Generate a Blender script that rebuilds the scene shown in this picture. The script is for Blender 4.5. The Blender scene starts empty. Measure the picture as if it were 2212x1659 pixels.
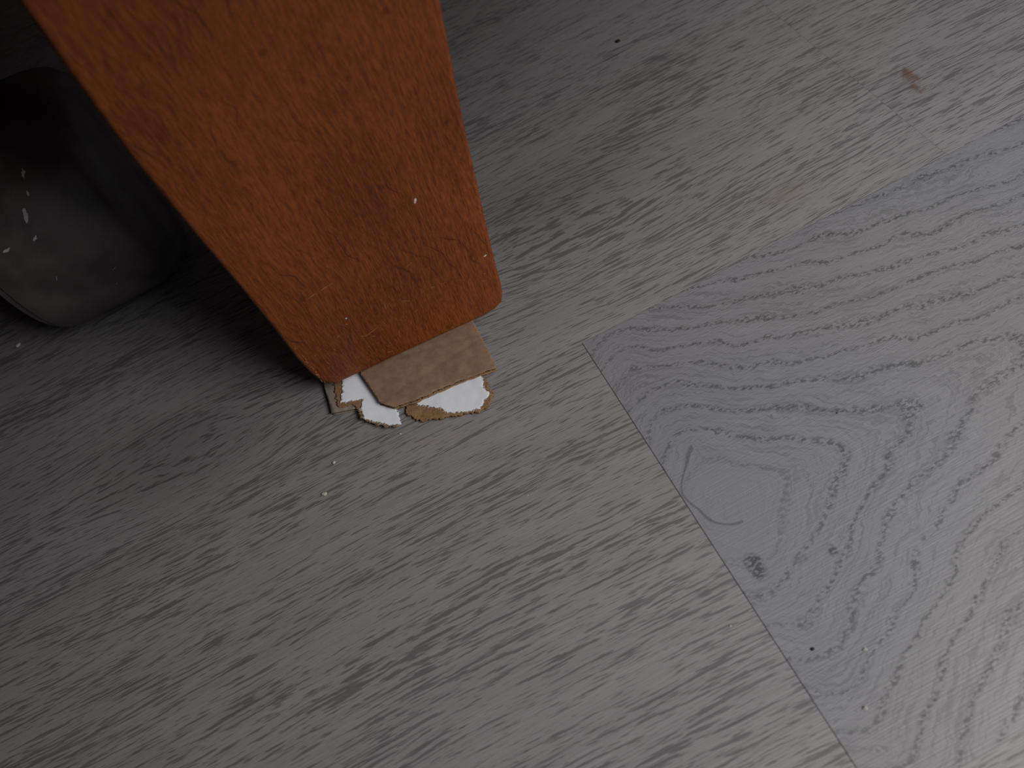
import bpy, bmesh, math, random
from mathutils import Vector, Matrix, noise
from mathutils.geometry import delaunay_2d_cdt
random.seed(7)
S=bpy.context.scene
COL=S.collection
MM=.001

# ---------------------------------------------------------------- node helper
class E:
    def __init__(s,t,v): s.t=t; s.v=v
    def _m(s,op,*a,clamp=False):
        n=s.t.nodes.new('ShaderNodeMath'); n.operation=op; n.use_clamp=clamp
        for i,x in enumerate((s,)+a):
            if isinstance(x,E): s.t.links.new(x.v,n.inputs[i])
            else: n.inputs[i].default_value=x
        return E(s.t,n.outputs[0])
    def __add__(s,o): return s._m('ADD',o)
    __radd__=__add__
    def __mul__(s,o): return s._m('MULTIPLY',o)
    __rmul__=__mul__
    def __sub__(s,o): return s._m('SUBTRACT',o)
    def __rsub__(s,o): return (s*-1.0)+o
    def __truediv__(s,o): return s._m('DIVIDE',o)
    def abs(s): return s._m('ABSOLUTE')
    def exp(s): return s._m('EXPONENT')
    def sqrt(s): return s._m('SQRT')
    def floor(s): return s._m('FLOOR')
    def fract(s): return s._m('FRACT')
    def sin(s): return s._m('SINE')
    def gt(s,o): return s._m('GREATER_THAN',o)
    def lt(s,o): return s._m('LESS_THAN',o)
    def mx(s,o): return s._m('MAXIMUM',o)
    def mn(s,o): return s._m('MINIMUM',o)
    def pw(s,o): return s._m('POWER',o)
    def clamp(s): return s._m('ADD',0.0,clamp=True)
    def smooth(s,a,b,lo=0.0,hi=1.0):
        n=s.t.nodes.new('ShaderNodeMapRange'); n.interpolation_type='SMOOTHSTEP'
        s.t.links.new(s.v,n.inputs[0])
        for i,x in enumerate((a,b,lo,hi)): n.inputs[i+1].default_value=x
        return E(s.t,n.outputs[0])
def mixf(a,b,f): return a+(b-a)*f
class M:
    def __init__(s,name,rough=.5,spec=.5):
        s.m=bpy.data.materials.new(name); s.m.use_nodes=True
        s.t=s.m.node_tree; s.b=s.t.nodes['Principled BSDF']
        s.b.inputs['Roughness'].default_value=rough
        s.b.inputs['Specular IOR Level'].default_value=spec
    def xyz(s,scale=1000.0):
        c=s.t.nodes.new('ShaderNodeTexCoord'); p=s.t.nodes.new('ShaderNodeSeparateXYZ')
        s.t.links.new(c.outputs['Object'],p.inputs[0])
        return [E(s.t,p.outputs[i])*scale for i in range(3)]
    def noise(s,x,y,z=0.0,detail=1.0,rough=.5):
        c=s.t.nodes.new('ShaderNodeCombineXYZ')
        for i,q in enumerate((x,y,z)):
            if isinstance(q,E): s.t.links.new(q.v,c.inputs[i])
            else: c.inputs[i].default_value=q
        n=s.t.nodes.new('ShaderNodeTexNoise'); n.inputs['Scale'].default_value=1
        n.inputs['Detail'].default_value=detail; n.inputs['Roughness'].default_value=rough
        s.t.links.new(c.outputs[0],n.inputs['Vector'])
        return E(s.t,n.outputs[0])
    def mix(s,a,b,f):
        n=s.t.nodes.new('ShaderNodeMix'); n.data_type='RGBA'
        def put(sock,v):
            if isinstance(v,tuple): sock.default_value=(*v,1)
            else: s.t.links.new(v,sock)
        put(n.inputs[6],a); put(n.inputs[7],b)
        if isinstance(f,E): s.t.links.new(f.v,n.inputs[0])
        else: n.inputs[0].default_value=f
        return n.outputs[2]
    def scale(s,c,f):
        n=s.t.nodes.new('ShaderNodeVectorMath'); n.operation='SCALE'
        s.t.links.new(c,n.inputs[0]); s.t.links.new(f.v,n.inputs['Scale']); return n.outputs[0]
    def out(s,c,bump=None,bs=.3,bd=.0003,rough=None):
        if isinstance(c,tuple): s.b.inputs['Base Color'].default_value=(*c,1)
        else: s.t.links.new(c,s.b.inputs['Base Color'])
        if bump is not None:
            n=s.t.nodes.new('ShaderNodeBump'); n.inputs['Strength'].default_value=bs; n.inputs['Distance'].default_value=bd
            s.t.links.new(bump.v,n.inputs['Height']); s.t.links.new(n.outputs[0],s.b.inputs['Normal'])
        if rough is not None: s.t.links.new(rough.v,s.b.inputs['Roughness'])
        return s.m

# ---------------------------------------------------------------- floor material (coords in mm)
def mat_floor():
    m=M('grey_oak_laminate',.5,.3)
    x,y,z=m.xyz()
    row=((y+20.0)/196.5).floor()
    inA=row.gt(-.5)*row.lt(.5)
    inB=row.gt(.5)*row.lt(1.5)
    off=inA*51.5+inB*236.5+(1.0-inA-inB)*(row*437.0)
    xi=((x-off)/1285.0).floor()
    pid=row*3.17+xi*7.31
    isK=inA*xi.gt(-.5)*xi.lt(.5)                       # plank with the cathedral figure
    w1=m.noise(x*.004,y*.016,pid,0.0)-.5
    w2=m.noise(x*.035,y*.06,pid+9.0,1.0)-.5
    w3=m.noise(x*.35,y*.35,pid,1.0)-.5
    def bump(cx,cy,rx,ry): 
        a=(x-cx)/rx; b=(y-cy)/ry
        return ((a*a+b*b)*-1.0).exp()
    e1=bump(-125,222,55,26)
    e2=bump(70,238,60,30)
    v0=y+w1*18.0+w2*1.6+w3*.4+e1*(y-222.0)*-.75+e2*(y-238.0)*-.5
    dx=(x-64.0).abs(); dy=y-82.0+w1*10.0
    F=((dy/66.0)*(dy/66.0)+.012).sqrt()+(1.0-(((dx*dx+60.0).sqrt())*(-1/78.0)).exp())*1.12
    vK=F*66.0+w2*13.0+w3*3.4
    v=mixf(v0,vK,isK)
    ringK=((vK/12.0)+w1*.8).fract()-.5
    rope=m.noise(x*.5,y*1.0,vK*.2,2.0,.65)
    core=ringK.abs().smooth(.01,.19,1,0)*rope.smooth(.43,.58)
    kc=vK.smooth(22,36,.0,1)
    lineK=core*isK*kc*((x-52.0)/30.0).smooth(0,1,.8,1)
    d1=m.noise(x*.050,v*.74,pid,2.0,.5)
    d2=m.noise(x*.090,v*1.45,pid+5.0,2.0,.6)
    d3=m.noise(x*.012,v*.16,pid+2.0,1.0,.5)
    fine=m.noise(x*.030,v*4.2,pid,2.0,.8)
    dens=m.noise(x*.010,v*.05,pid+11.0,1.0)
    dash1=(d1+(dens-.5)*.24).smooth(.57,.63)
    dash2=(d2+(dens-.5)*.22).smooth(.565,.63)
    K1=(1.0-isK*.55)*mixf(v0*0.0+1.0,kc,isK)
    band=d3.smooth(.25,.75)
    tone=.88+band*.08*K1+(fine-.5)*.58+w1*.12
    dark=(dash1*.42*K1).mx(dash2*.44*K1).mx(lineK*.50)
    kn=m.noise(x*.25,y*.25,0.0,2.0)-.5
    k1=bump(60.5,59.5,4.2,6.4); k2=bump(86.5,51.6,2.0,3.2); k3=bump(76,54,7.5,3.2)
    kk=(k1+k2*.95+k3*.6+kn*.6*(bump(70,56,26,14))).smooth(.32,.8)
    krope=m.noise(x*.55,y*1.1,3.0,2.0).smooth(.38,.56)
    dark=dark.mx(kk*(.15+krope*.75)*.70)
    a=(x-66.0)/13.0; b=(y-92.0)/16.0
    re=((a*a+b*b).sqrt()+w2*.7-1.0).abs().smooth(.015,.06,1,0)*isK*(x.lt(66.0))
    dark=dark.mx(re*.35)
    fy=((y+20.0)/196.5).fract(); fy=((fy-.5).abs()*-1.0+.5)*196.5
    fx=((x-off)/1285.0).fract(); fx=((fx-.5).abs()*-1.0+.5)*1285.0
    sx=fx.smooth(.10,.30,1,0)*(1.0-inB*.75); sy=fy.smooth(.08,.26,1,0)
    seam=sx.mx(sy*.3)
    tone=tone*(1.0-dark)*(1.0-seam*.60)
    base=m.mix((.206,.197,.199),(.190,.189,.200),isK)
    warm=m.noise(x*.004,y*.008,2.0,0.0).smooth(.4,.7)
    base=m.mix(base,(.211,.197,.191),warm*.6)
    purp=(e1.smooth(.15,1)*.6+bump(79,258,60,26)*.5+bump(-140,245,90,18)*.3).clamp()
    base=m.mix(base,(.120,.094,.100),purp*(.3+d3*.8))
    rs=((bump(257,227,4.5,7)+bump(254,217,3,5)*.8+kn*.9+w3*.9)).smooth(.35,1.0)*bump(256,225,12,16).smooth(.1,.5)
    col=m.scale(base,tone*1.14)
    col=m.mix(col,(.11,.05,.018),rs*.6)
    col=m.mix(col,(.17,.13,.07),bump(168,197,14,9)*.25)
    em=m.noise(x*.05,y*1.6,7.0,1.0,.6)
    h=em-seam*2.0
    return m.out(col,h,.35,.00035,rough=.42+(fine-.5)*.3+dark*.25)

def mat_legwood():
    m=M('orange_stained_beech',.5,.35)
    x,y,z=m.xyz()
    w=m.noise(x*.03,z*.012,y*.03,1.0)-.5
    u=x+w*9.0
    g=m.noise(u*.9,y*.9,z*.03,2.0,.6)
    g2=m.noise(u*3.2,y*3.2,z*.25,2.0,.7)
    blot=m.noise(x*.025,y*.02,z*.014,2.0)
    cw=m.noise(x*.05,1.0,z*.05,2.0)-.5
    cr=((x*.13+z*.035+cw*2.6)).fract()-.5
    cm=m.noise(x*.06+3.3,4.0,z*.03,1.0).smooth(.50,.64)
    crack=cr.abs().smooth(.0,.09,1,0)*cm
    f=(g-.5)*.8+(g2-.5)*2.6+(blot-.5)*1.1+.5
    c=m.mix((.106,.0262,.0095),(.238,.070,.0235),f.clamp())
    c=m.mix(c,(.05,.014,.006),crack*.55)
    dot=m.noise(x*.16,9.0,z*.16,0.0).smooth(.77,.82)
    c=m.mix(c,(.06,.016,.006),dot*.45)
    geo=m.t.nodes.new('ShaderNodeNewGeometry')
    pt=E(m.t,geo.outputs['Pointiness'])
    wear_glint=(pt+(blot-.5)*.08).smooth(.53,.62)  # worn edge tint, also painting in the light caught by the bevel
    c=m.mix(c,(.29,.12,.04),wear_glint*.55)
    return m.out(c,(1.0-crack)*.6+(g2-.5)*.4,.4,.0003,rough=.50+(g2-.5)*.25)

def mat_simple(name,c1,c2,sc=.4,rough=.8,fibre=None,bs=.4):
    m=M(name,rough,.25)
    x,y,z=m.xyz()
    n=m.noise(x*sc,y*sc,z*sc,3.0,.6)
    n2=m.noise(x*3.0,y*3.0,z*3.0,1.0)
    c=m.mix(c1,c2,((n-.5)*2.0+.5+(n2-.5)*.5).clamp())
    return m.out(c,n*.5+n2*.5,bs,.0003)

def mat_rubber():
    m=M('black_rubber',.46,.45)
    x,y,z=m.xyz()
    n=m.noise(x*.05,y*.05,z*.05,2.0); n2=m.noise(x*1.5,y*1.5,z*1.5,2.0)
    c=m.mix((.056,.050,.049),(.098,.089,.087),n.smooth(.3,.7))
    c=m.scale(c,.8+n2*.4)
    return m.out(c,n2,.15,.0002)

# ---------------------------------------------------------------- mesh helpers
def obj(name,verts,faces,mat,parent=None,smooth=False):
    me=bpy.data.meshes.new(name); me.from_pydata(verts,[],faces); me.update()
    bm=bmesh.new(); bm.from_mesh(me); bmesh.ops.recalc_face_normals(bm,faces=bm.faces); bm.to_mesh(me); bm.free()
    if smooth:
        for p in me.polygons: p.use_smooth=True
    me.materials.append(mat)
    o=bpy.data.objects.new(name,me); COL.objects.link(o)
    if parent: o.parent=parent
    return o
def empty(name,loc=(0,0,0)):
    e=bpy.data.objects.new(name,None); COL.objects.link(e); e.location=loc; e.empty_display_size=.02; return e
def jag(pts,step,amp,seed=0,edges=None):
    out=[]; n=len(pts); rnd=random.Random(seed)
    for i in range(n):
        a=Vector(pts[i]); b=Vector(pts[(i+1)%n]); L=(b-a).length; k=max(1,int(L/step))
        d=(b-a).normalized() if L>0 else Vector((1,0)); nn=Vector((-d.y,d.x))
        am=amp if (edges is None or i in edges) else amp*.08
        for j in range(k):
            p=a+(b-a)*(j/k)
            if j or am>amp*.5: p=p+nn*rnd.uniform(-am,am)+d*rnd.uniform(-am,am)*.4
            out.append(p)
    return out
def sheet(name,pts,zf,th,mat,parent,grid=1.6):
    xs=[p.x for p in pts]; ys=[p.y for p in pts]
    n=len(pts); vs=[Vector((p.x,p.y)) for p in pts]
    edges=[(i,(i+1)%n) for i in range(n)]
    x=min(xs)
    while x<max(xs):
        y=min(ys)
        while y<max(ys):
            vs.append(Vector((x+random.uniform(-.3,.3),y+random.uniform(-.3,.3)))); y+=grid
        x+=grid
    v,e,f,_,_,_=delaunay_2d_cdt(vs,edges,[list(range(n))],1,1e-6)
    used=sorted({i for q in f for i in q}); mp={k:i for i,k in enumerate(used)}
    top=[(v[i].x*MM,v[i].y*MM,(zf(v[i].x,v[i].y)+th)*MM) for i in used]
    bot=[(v[i].x*MM,v[i].y*MM,zf(v[i].x,v[i].y)*MM) for i in used]
    N=len(used); F=[[mp[i] for i in q] for q in f]
    cnt={}
    for q in F:
        for a,b in zip(q,q[1:]+q[:1]):
            cnt.setdefault(frozenset((a,b)),[]).append((a,b))
    faces=[list(q) for q in F]+[[i+N for i in reversed(q)] for q in F]
    for k,l in cnt.items():
        if len(l)==1:
            a,b=l[0]; faces.append([b,a,a+N,b+N])
    return obj(name,top+bot,faces,mat,parent,True)

# ---------------------------------------------------------------- floor
FL=mat_floor()
fv=[(-1.6,-1.4,0),(1.6,-1.4,0),(1.6,1.3,0),(-1.6,1.3,0)]
obj('floor',fv+[(a,b,-.012) for a,b,c in fv],[(0,1,2,3),(7,6,5,4),(0,4,5,1),(1,5,6,2),(2,6,7,3),(3,7,4,0)],FL)

# ---------------------------------------------------------------- leg
LW=mat_legwood()
leg=empty('wooden_furniture_leg',(0,.228,0))
raw=[(-55.5,190.4),(-57.6,166.9),(-59.4,140.3),(-59.8,107.3),(-59.8,75.8),(-60.3,46.9),(-61.2,26.5),(-60.8,13),(-59.6,4.6),(-57.4,.2),(-54,-1.9),(-49.1,-2.4),
(-18.8,-3.9),(14.3,-6.5),(21,-6.9),(27,-6.3),(31.2,-3.8),(33.0,2.0),(33.8,12),(34.6,26),(36,43.9),(41.1,101.7),(45.8,144.1)]
k=.9595
out=[(a*k,11.34+k*b) for a,b in raw]
out=[(-42,300),(-48,250)]+out+[(52.5,230),(58,300)]
Y0,Y1=210.0,246.0
def ring(pts,ins,y):
    n=len(pts); r=[]
    for i in range(n):
        p=Vector(pts[i]); a=Vector(pts[i-1]); b=Vector(pts[(i+1)%n])
        d1=(p-a).normalized(); d2=(b-p).normalized()
        n1=Vector((-d1.y,d1.x)); n2=Vector((-d2.y,d2.x)); nn=(n1+n2).normalized()
        q=p+nn*(ins/max(.5,nn.dot(n1)))
        r.append((q.x*MM,(y-228.0)*MM,q.y*MM))
    return r
def dens(pts,step=6):
    r=[]
    for i in range(len(pts)):
        a=Vector(pts[i]); b=Vector(pts[(i+1)%len(pts)]); kk=max(1,int((b-a).length/step))
        r+= [tuple(a.lerp(b,j/kk)) for j in range(kk)]
    return r
out=dens(out)
area_=sum(out[i-1][0]*out[i][1]-out[i][0]*out[i-1][1] for i in range(len(out)))
sg=1 if area_>0 else -1
R=1.8; rings=[]
for t in range(0,6):
    a=math.pi/2*t/5; rings.append(ring(out,sg*R*(1-math.sin(a)),Y0+R*(1-math.cos(a))))
for t in range(5,-1,-1):
    a=math.pi/2*t/5; rings.append(ring(out,sg*R*(1-math.sin(a)),Y1-R*(1-math.cos(a))))
n=len(out); V=[p for r in rings for p in r]; Fc=[]
for j in range(len(rings)-1):
    for i in range(n): Fc.append((j*n+i,j*n+(i+1)%n,(j+1)*n+(i+1)%n,(j+1)*n+i))
Fc.append(tuple(range(n))); Fc.append(tuple((len(rings)-1)*n+i for i in reversed(range(n))))
lg=obj('leg_post',V,Fc,LW,leg,True)
lg.data.polygons[len(Fc)-1].use_smooth=False; lg.data.polygons[len(Fc)-2].use_smooth=False
def box(name,a,b,mat,parent,bev=.003):
    bm=bmesh.new(); bmesh.ops.create_cube(bm,size=1)
    for v in bm.verts: v.co=Vector([(a[i]+b[i])/2+v.co[i]*(b[i]-a[i]) for i in range(3)])
    bmesh.ops.bevel(bm,geom=bm.edges[:],offset=bev,segments=3,affect='EDGES')
    me=bpy.data.meshes.new(name); bm.to_mesh(me); bm.free(); me.materials.append(mat)
    o=bpy.data.objects.new(name,me); COL.objects.link(o); o.parent=parent; return o
box('furniture_shade_slab',(-.50,-.150,.297),(.30,.72,.35),LW,leg)  # unseen furniture body overhead, shaped to shade upper leg and floor behind
SC=mat_simple('bare_wood_scuff',(.28,.13,.048),(.40,.20,.09),.5)
WH=mat_simple('white_paint_fleck',(.46,.44,.40),(.55,.52,.46),.5)
def flakes(name,lst,mat,parent,yy,seed):
    rnd=random.Random(seed); V=[];F=[]
    for (cx,cz,L,W,ang) in lst:
        a=math.radians(ang); d=Vector((math.cos(a),math.sin(a))); nn=Vector((-d.y,d.x)); b=len(V); K=7
        for s in (1,-1):
            for i in range(K):
                t=(i/(K-1)-.5)*s
                w=W*.5*math.sqrt(max(.02,1-4*t*t))*s*rnd.uniform(.5,1.2)
                p=Vector((cx,cz))+d*(t*L)+nn*w
                V.append((p.x*MM,yy,p.y*MM))
        m_=2*K
        V+= [(p[0],yy-.00008,p[2]) for p in V[b:b+m_]]
        F.append(tuple(range(b+m_,b+2*m_)))
        for i in range(m_): F.append((b+i,b+(i+1)%m_,b+m_+(i+1)%m_,b+m_+i))
    return obj(name,V,F,mat,parent)
def lc(a,b): return (a*k,11.34+k*b)
rnd=random.Random(3)
sc=[]
for _ in range(75):
    cx=rnd.uniform(-52,27); cz=rnd.uniform(11,42)
    sc.append((cx,cz,rnd.uniform(.4,2.0),rnd.uniform(.08,.17),rnd.choice([80,70,100,-30,20,60])))
for _ in range(14):
    cz=rnd.uniform(14,44); sc.append((-56.2+rnd.uniform(-.4,.5)+max(0,16-cz)*.3,cz,rnd.uniform(.8,2.6),rnd.uniform(.2,.45),rnd.uniform(80,100)))
sc+=[(*lc(-17,31),5,.22,80),(*lc(-33,57),6,.25,10),(*lc(-40,56),4,.22,15),(*lc(-18,10),4.5,.3,75),(*lc(0,47),4,.15,20),(*lc(20,20),5,.2,80),(*lc(-28,20),7,.2,15),(*lc(-8,28),3,.2,-40)]
flakes('scuff_marks',sc,SC,leg,Y0*MM-.228,1)
flakes('paint_flecks',[(*lc(13.4,76.5),2.3,1.0,65),(*lc(-33.5,35.3),.9,.7,20),(*lc(31,31),1.4,.8,10)],WH,leg,Y0*MM-.228,2)

# ---------------------------------------------------------------- cardboard shim
CB=mat_simple('kraft_cardboard',(.175,.112,.072),(.258,.172,.115),.25)
CT=mat_simple('torn_kraft_edge',(.17,.105,.057),(.29,.183,.10),1.2,.9,bs=1)
GC=mat_simple('greyed_cardboard',(.17,.147,.12),(.26,.226,.18),.3)
WP=mat_simple('white_card_face',(.76,.78,.86),(.82,.84,.90),.2,.6,bs=.15)
sh=empty('folded_cardboard_shim',(0,0,0))
def wv(s,a): return lambda x,y: a*noise.noise(Vector((x*.09+s,y*.09,s)))
def crump(x,y,s): return .30*abs(noise.noise(Vector((x*.16+s,y*.16,s))))
A=[(-59,226),(-60.5,202.5),(-46,197.5),(-36,195.5),(-34,226)]
w=wv(1,.1)
sheet('lower_board_base',jag(A,2,.12,1),lambda x,y:.12,.35,GC,sh)
sheet('lower_board_top',jag(A,2,.15,2),lambda x,y:1.9+w(x,y),.4,GC,sh)
def flutes(name,ex0,ex1,edge,yb,z0,z1,mat,pitch=3.2,rec=.6):
    V=[];F=[];N=int((ex1-ex0)*4)
    for i in range(N+1):
        x=ex0+(ex1-ex0)*i/N
        z=(z0+z1)/2+((z1-z0)/2-.12)*math.sin(2*math.pi*x/pitch)
        y0=edge(x)+rec
        for (yy,zz) in ((y0,z-.12),(y0,z+.12),(yb,z+.12),(yb,z-.12)): V.append((x*MM,yy*MM,zz*MM))
    for i in range(N):
        a=i*4;b=a+4
        for q in range(4): F.append((a+q,a+(q+1)%4,b+(q+1)%4,b+q))
    F.append((0,1,2,3));F.append((N*4+3,N*4+2,N*4+1,N*4))
    return obj(name,V,F,mat,sh)
flutes('lower_board_flutes',-59.5,-37,lambda x:202.5-(x+60.5)*.3,226,.47,1.9,CT)
Cb=[(-29,192.1),(-31,184.8),(-26,177.6),(-15.5,173.5),(-8.5,171.3),(-2,168.4),(3,168.9),(6.8,172.5),(7.2,187),(6,226),(-25,226)]
Cw=[(-30,193.8),(-24.3,186.2),(-19,181.8),(-15.8,178.8),(-14.5,175.8),(-8.4,172.2),(-1,169.9),(2,172.2),(5.6,174.0),(4.3,176.0),(6.8,186.6),(5,226),(-24,226)]
w2=wv(5,.25)
def cz(x,y): return .25+w2(x,y)*1.0+crump(x,y,2)*1.5*max(0,min(1,(190-y)/6))+max(0,(186-y)*.03)+max(0,x-1)*.14*max(0,min(1,(190-y)/12))
sheet('torn_card_backing',jag(Cb,.7,.75,3),lambda x,y:cz(x,y),.7,CT,sh,.9)
sheet('torn_card_face',jag(Cw,.7,.55,4),lambda x,y:cz(x,y)+.7,.32,WP,sh,.9)
Bb=[(-54.6,218),(-57.0,203.8),(-49.2,200.4),(-49.2,193),(-45,187.2),(-40.6,182.8),(-35.6,179.8),(-34,188),(-30,194),(-28,226),(-52,226)]
Bw=[(-50,216.5),(-55.1,204.9),(-44.6,201.2),(-47.8,198),(-47.9,192),(-44.6,188.2),(-38.9,183.0),(-34.4,180.2),(-33.2,189),(-36.8,195.5),(-34,205),(-33,226),(-46,226)]
def bz(x,y):
    d=max(0.0,(200-y))/20
    return 2.35-1.5*min(1,d)**1.3+2.6*max(0,d-.5)+w2(x,y)*.4+crump(x,y,6)*1.4*min(1,d*3)
sheet('torn_flap_backing',jag(Bb,.7,.6,5),bz,.35,CT,sh,.9)
sheet('torn_flap_face',jag(Bw,.7,.45,6),lambda x,y:bz(x,y)+.36,.3,WP,sh,.9)
D=[(-41.5,212),(-38.6,193.6),(-34.2,188.2),(-23,186.0),(-14.3,185.8),(-.5,184.6),(13.4,182.2),(13.9,195),(14.3,210),(12,236),(-36,236)]
def dz(x,y): return max(0,(-x-10))*.022
w4=wv(8,.25)
def crease(x,y):
    q=(y-(206-(x-0)*.25)); q2=(y-(197+(x+12)*.12)); return -.28*math.exp(-(q/1.2)**2)-.12*math.exp(-(q2/.9)**2)
sheet('top_board_liner',jag(D,1.4,.35,7,edges=(1,2,3,4,5)),lambda x,y:4.65+dz(x,y)+w4(x,y)*.6+crease(x,y),.4,CB,sh,1.0)
sheet('top_board_underliner',jag(D,1.4,.35,8,edges=(1,2,3,4,5)),lambda x,y:2.75+dz(x,y)*.9,.32,CT,sh)
def dedge(x):
    P=[(-38.6,193.6),(-34.2,188.2),(-23,186.0),(-14.3,185.8),(-.5,184.6),(13.4,182.2)]
    for (a,b),(c,d) in zip(P,P[1:]):
        if x<=c: return b+(d-b)*(x-a)/(c-a)
    return P[-1][1]
flutes('top_board_flutes',-36,13.0,dedge,234,3.05,4.65,CT,pitch=2.6,rec=.35)
V=[];F=[];rnd=random.Random(21)
def fibres(pts,zf,nper,cx,cy):
    for i in range(len(pts)-1):
        a=Vector(pts[i]); b=Vector(pts[i+1]); d=(b-a).normalized(); o_=Vector((d.y,-d.x))
        if o_.dot((a+b)/2-Vector((cx,cy)))<0: o_=-o_
        for _ in range(int((b-a).length*nper)):
            p=a.lerp(b,rnd.random()); q=(o_+d*rnd.uniform(-1,1)).normalized(); L=rnd.uniform(.4,1.4); w_=rnd.uniform(.05,.11)
            s=Vector((-q.y,q.x))*w_; z0=zf(p.x,p.y); e=p+q*L; z1=z0+rnd.uniform(-.4,.5); bb=len(V); p=p-q*.4
            for (t,zz) in ((p-s,z0),(p+s,z0),(e,z1)): V.append((t.x*MM,t.y*MM,zz*MM)); 
            V.append((p.x*MM,p.y*MM,(z0+.08)*MM))
            F.extend([(bb,bb+1,bb+2),(bb,bb+3,bb+2),(bb+1,bb+3,bb+2),(bb,bb+1,bb+3)])
fibres(Cw[1:11],lambda x,y:cz(x,y)+.85,2.2,-10,195)
fibres(Bw[1:9],lambda x,y:bz(x,y)+.5,2.0,-38,205)
obj('paper_fibres_white',V,F,WP,sh)
V=[];F=[]
fibres(Cb[1:8],lambda x,y:cz(x,y)+.4,2.2,-10,195)
fibres(Bb[2:7],lambda x,y:bz(x,y)+.2,1.8,-38,205)
fibres(D[1:7],lambda x,y:4.8+dz(x,y),.8,-10,210)
obj('paper_fibres_kraft',V,F,CT,sh)

# ---------------------------------------------------------------- wheel
RB=mat_rubber()
WR=55.0
wheel=empty('caster_wheel',(-.131,.350,WR*MM))
wheel.rotation_euler=(0,0,math.radians(2))
def lathe(name,prof,mat,seg=96):
    V=[];F=[]
    for i in range(seg):
        a=2*math.pi*i/seg
        for (x,r) in prof: V.append((x*MM,r*MM*math.cos(a),r*MM*math.sin(a)))
    n=len(prof)
    for i in range(seg):
        j=(i+1)%seg
        for q in range(n-1): F.append((i*n+q,i*n+q+1,j*n+q+1,j*n+q))
    F.append(tuple(i*n for i in range(seg))); F.append(tuple(i*n+n-1 for i in reversed(range(seg))))
    o=obj(name,V,F,mat,wheel,True)
    md=o.modifiers.new('e','EDGE_SPLIT'); md.split_angle=math.radians(35)
    return o
lathe('tread',[(-30,14),(-30,36),(-33,40),(-36,42),(-37,45),(-36.6,49.5),(-35.5,51.2),(-33,51.8),(-32,53.4),(-28,54.3),(-15,54.9),(-4,55),(8,54.9),(18,54.3),(24,53.2),(27.5,51.6),(29.4,49.4),(30.2,48.9),(33,45.5),(34.6,41),(35.4,35),(35.8,26),(35.6,12)],RB)
lathe('hub',[(-36,6),(-36,12),(-34,15),(34,15),(35.6,12),(36,6)],RB)
lathe('axle',[(-41,0.5),(-41,4),(-40,5),(36,5),(36.6,4),(36.6,.5)],RB,32)
GS=mat_simple('grey_scuff',(.26,.255,.255),(.37,.36,.35),1.5)
V=[];F=[];rnd=random.Random(12)
for (ax,an,L,W,rt) in [(-3,146,7,2.4,60),(6,131,4.5,1.8,60),(-6,156,3,1.6,30),(-18,155,4,1.5,10),(-17,148,2.6,1.1,50),(3,139,3,1.1,80),(5,196,1.5,.4,70),(10,186,2,.4,20),(-11,176,2.5,.3,60)]:
    b=len(V); K=14; r=math.radians(rt)
    for i in range(K):
        t=2*math.pi*i/K; qq=rnd.uniform(.5,1.15)
        px=L/2*math.cos(t)*qq; py=W/2*math.sin(t)*qq
        u=ax+px*math.cos(r)-py*math.sin(r); s=px*math.sin(r)+py*math.cos(r)
        a=math.radians(an)-s/WR
        V.append((u*MM,(WR+.12)*MM*math.cos(a),(WR+.12)*MM*math.sin(a)))
    F.append(tuple(range(b,b+K)))
obj('tread_scuffs',V,F,GS,wheel)

# ---------------------------------------------------------------- crumbs
CR=mat_simple('crumb',(.34,.31,.26),(.45,.42,.36),1.0)
bm=bmesh.new(); rnd=random.Random(5)
for (x,y,s) in [(-67.5,180,.7),(-75.7,168.1,1.0),(-36.5,177.7,.45),(64.3,5.3,.65),(41.5,45.9,.35),(75.3,19.9,.6),(.1,124.6,.25),(-203,337,1.2)]:
    g=bmesh.ops.create_icosphere(bm,subdivisions=2,radius=s*MM,matrix=Matrix.Translation((x*MM,y*MM,s*.5*MM)))
    o_=Vector((rnd.random()*9,0,0))
    for v in g['verts']:
        c=Vector((x*MM,y*MM,s*.5*MM)); d=v.co-c
        qq=1+.6*noise.noise(d*900/s+o_); v.co=c+Vector((d.x*qq*1.1,d.y*qq*.85,d.z*qq*.6))
        v.co.z=max(v.co.z,0)
me=bpy.data.meshes.new('floor_crumbs'); bm.to_mesh(me); bm.free(); me.materials.append(CR)
COL.objects.link(bpy.data.objects.new('floor_crumbs',me))
DK=mat_simple('dark_grit',(.02,.018,.016),(.04,.035,.03),1.0)
bm=bmesh.new()
for (x,y,s) in [(60.9,27.4,.7),(160.7,341.9,1.4),(120,95,.35)]:
    bmesh.ops.create_icosphere(bm,subdivisions=2,radius=s*MM,matrix=Matrix.Translation((x*MM,y*MM,s*.35*MM))@Matrix.Diagonal((1,.8,.45,1)))
me=bpy.data.meshes.new('dark_grit'); bm.to_mesh(me); bm.free(); me.materials.append(DK)
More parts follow.
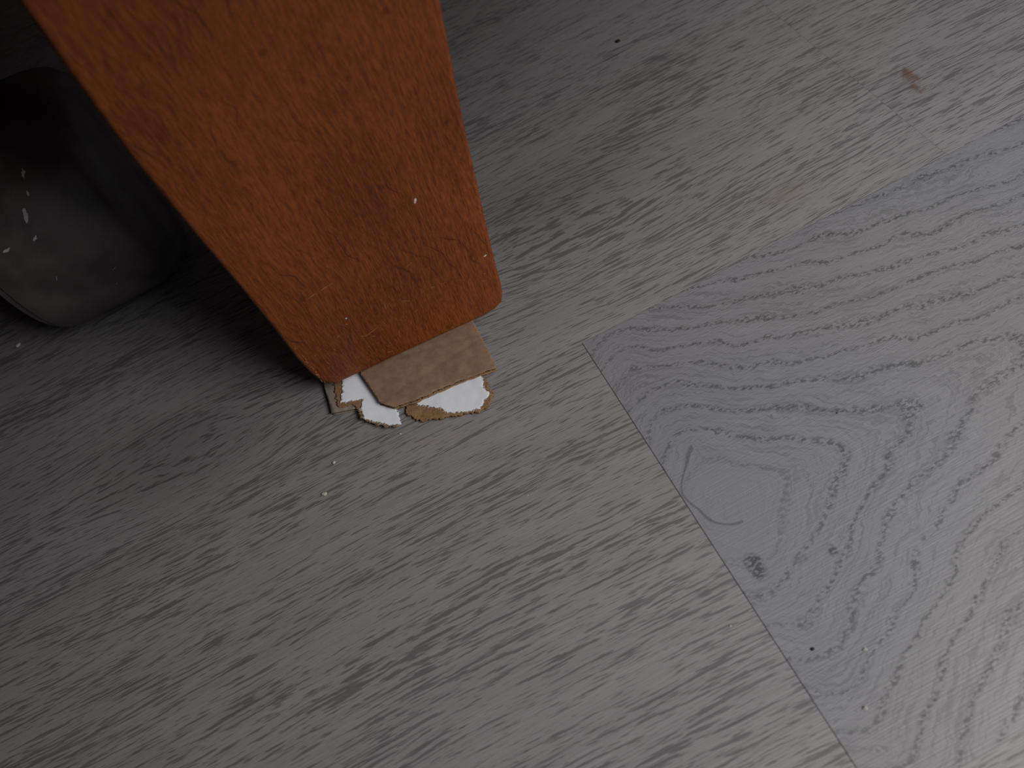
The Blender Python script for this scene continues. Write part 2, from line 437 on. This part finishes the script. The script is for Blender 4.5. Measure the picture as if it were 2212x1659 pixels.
COL.objects.link(bpy.data.objects.new('dark_grit',me))

# ---------------------------------------------------------------- room around, plus added shade block
WL=mat_simple('painted_wall',(.30,.29,.27),(.33,.32,.30),.02,.9,bs=.1)
box('wall_back',(-1.6,1.30,-.012),(1.6,1.36,2.2),WL,None,.002)
BLK=mat_simple('shade_block_dark',(.035,.030,.028),(.05,.045,.04),.05,.6,bs=.1)  # dark finish for the added light blocker
blk=empty('left_shade_block',(-.62,.20,0))  # made-up block out of view, added to cut light from the left
box('shade_block_body',(-.30,-.55,.03),(.30,.80,1.0),BLK,blk,.002)
box('shade_block_base',(-.28,-.53,0),(.28,.78,.03),BLK,blk,.001)
box('shade_block_top',(-.31,-.56,1.0),(.31,.81,1.02),BLK,blk,.002)

# ---------------------------------------------------------------- light
def area(name,loc,tgt,size,en,col,spread=math.pi):
    l=bpy.data.lights.new(name,'AREA'); l.shape='RECTANGLE'; l.size=size[0]; l.size_y=size[1]; l.energy=en; l.color=col; l.spread=spread
    o=bpy.data.objects.new(name,l); COL.objects.link(o); o.location=loc
    o.rotation_euler=(Vector(tgt)-Vector(loc)).to_track_quat('-Z','Y').to_euler(); return o
area('window_light',(.43,-.26,.54),(.16,.02,0),(.40,.40),2.85,(1.0,.985,.985),math.radians(125))
w=bpy.data.worlds.new('world'); S.world=w; w.use_nodes=True
w.node_tree.nodes['Background'].inputs[0].default_value=(.95,.97,1,1)
w.node_tree.nodes['Background'].inputs[1].default_value=.175

# ---------------------------------------------------------------- camera
cd=bpy.data.cameras.new('camera'); cam=bpy.data.objects.new('camera',cd); COL.objects.link(cam)
cd.sensor_width=36; cd.lens=1650/2212*36; cd.clip_start=.005
r=Vector((.8874,-.4126,-.2056)).normalized(); fw=Vector((.0488,.5276,-.8481)).normalized()
up=(r.cross(fw)).normalized()
mt=Matrix((r,up,-fw)).transposed().to_4x4(); mt.translation=(0,0,.28)
cam.matrix_world=mt
cd.dof.use_dof=True; cd.dof.focus_distance=.335; cd.dof.aperture_fstop=10
S.camera=cam
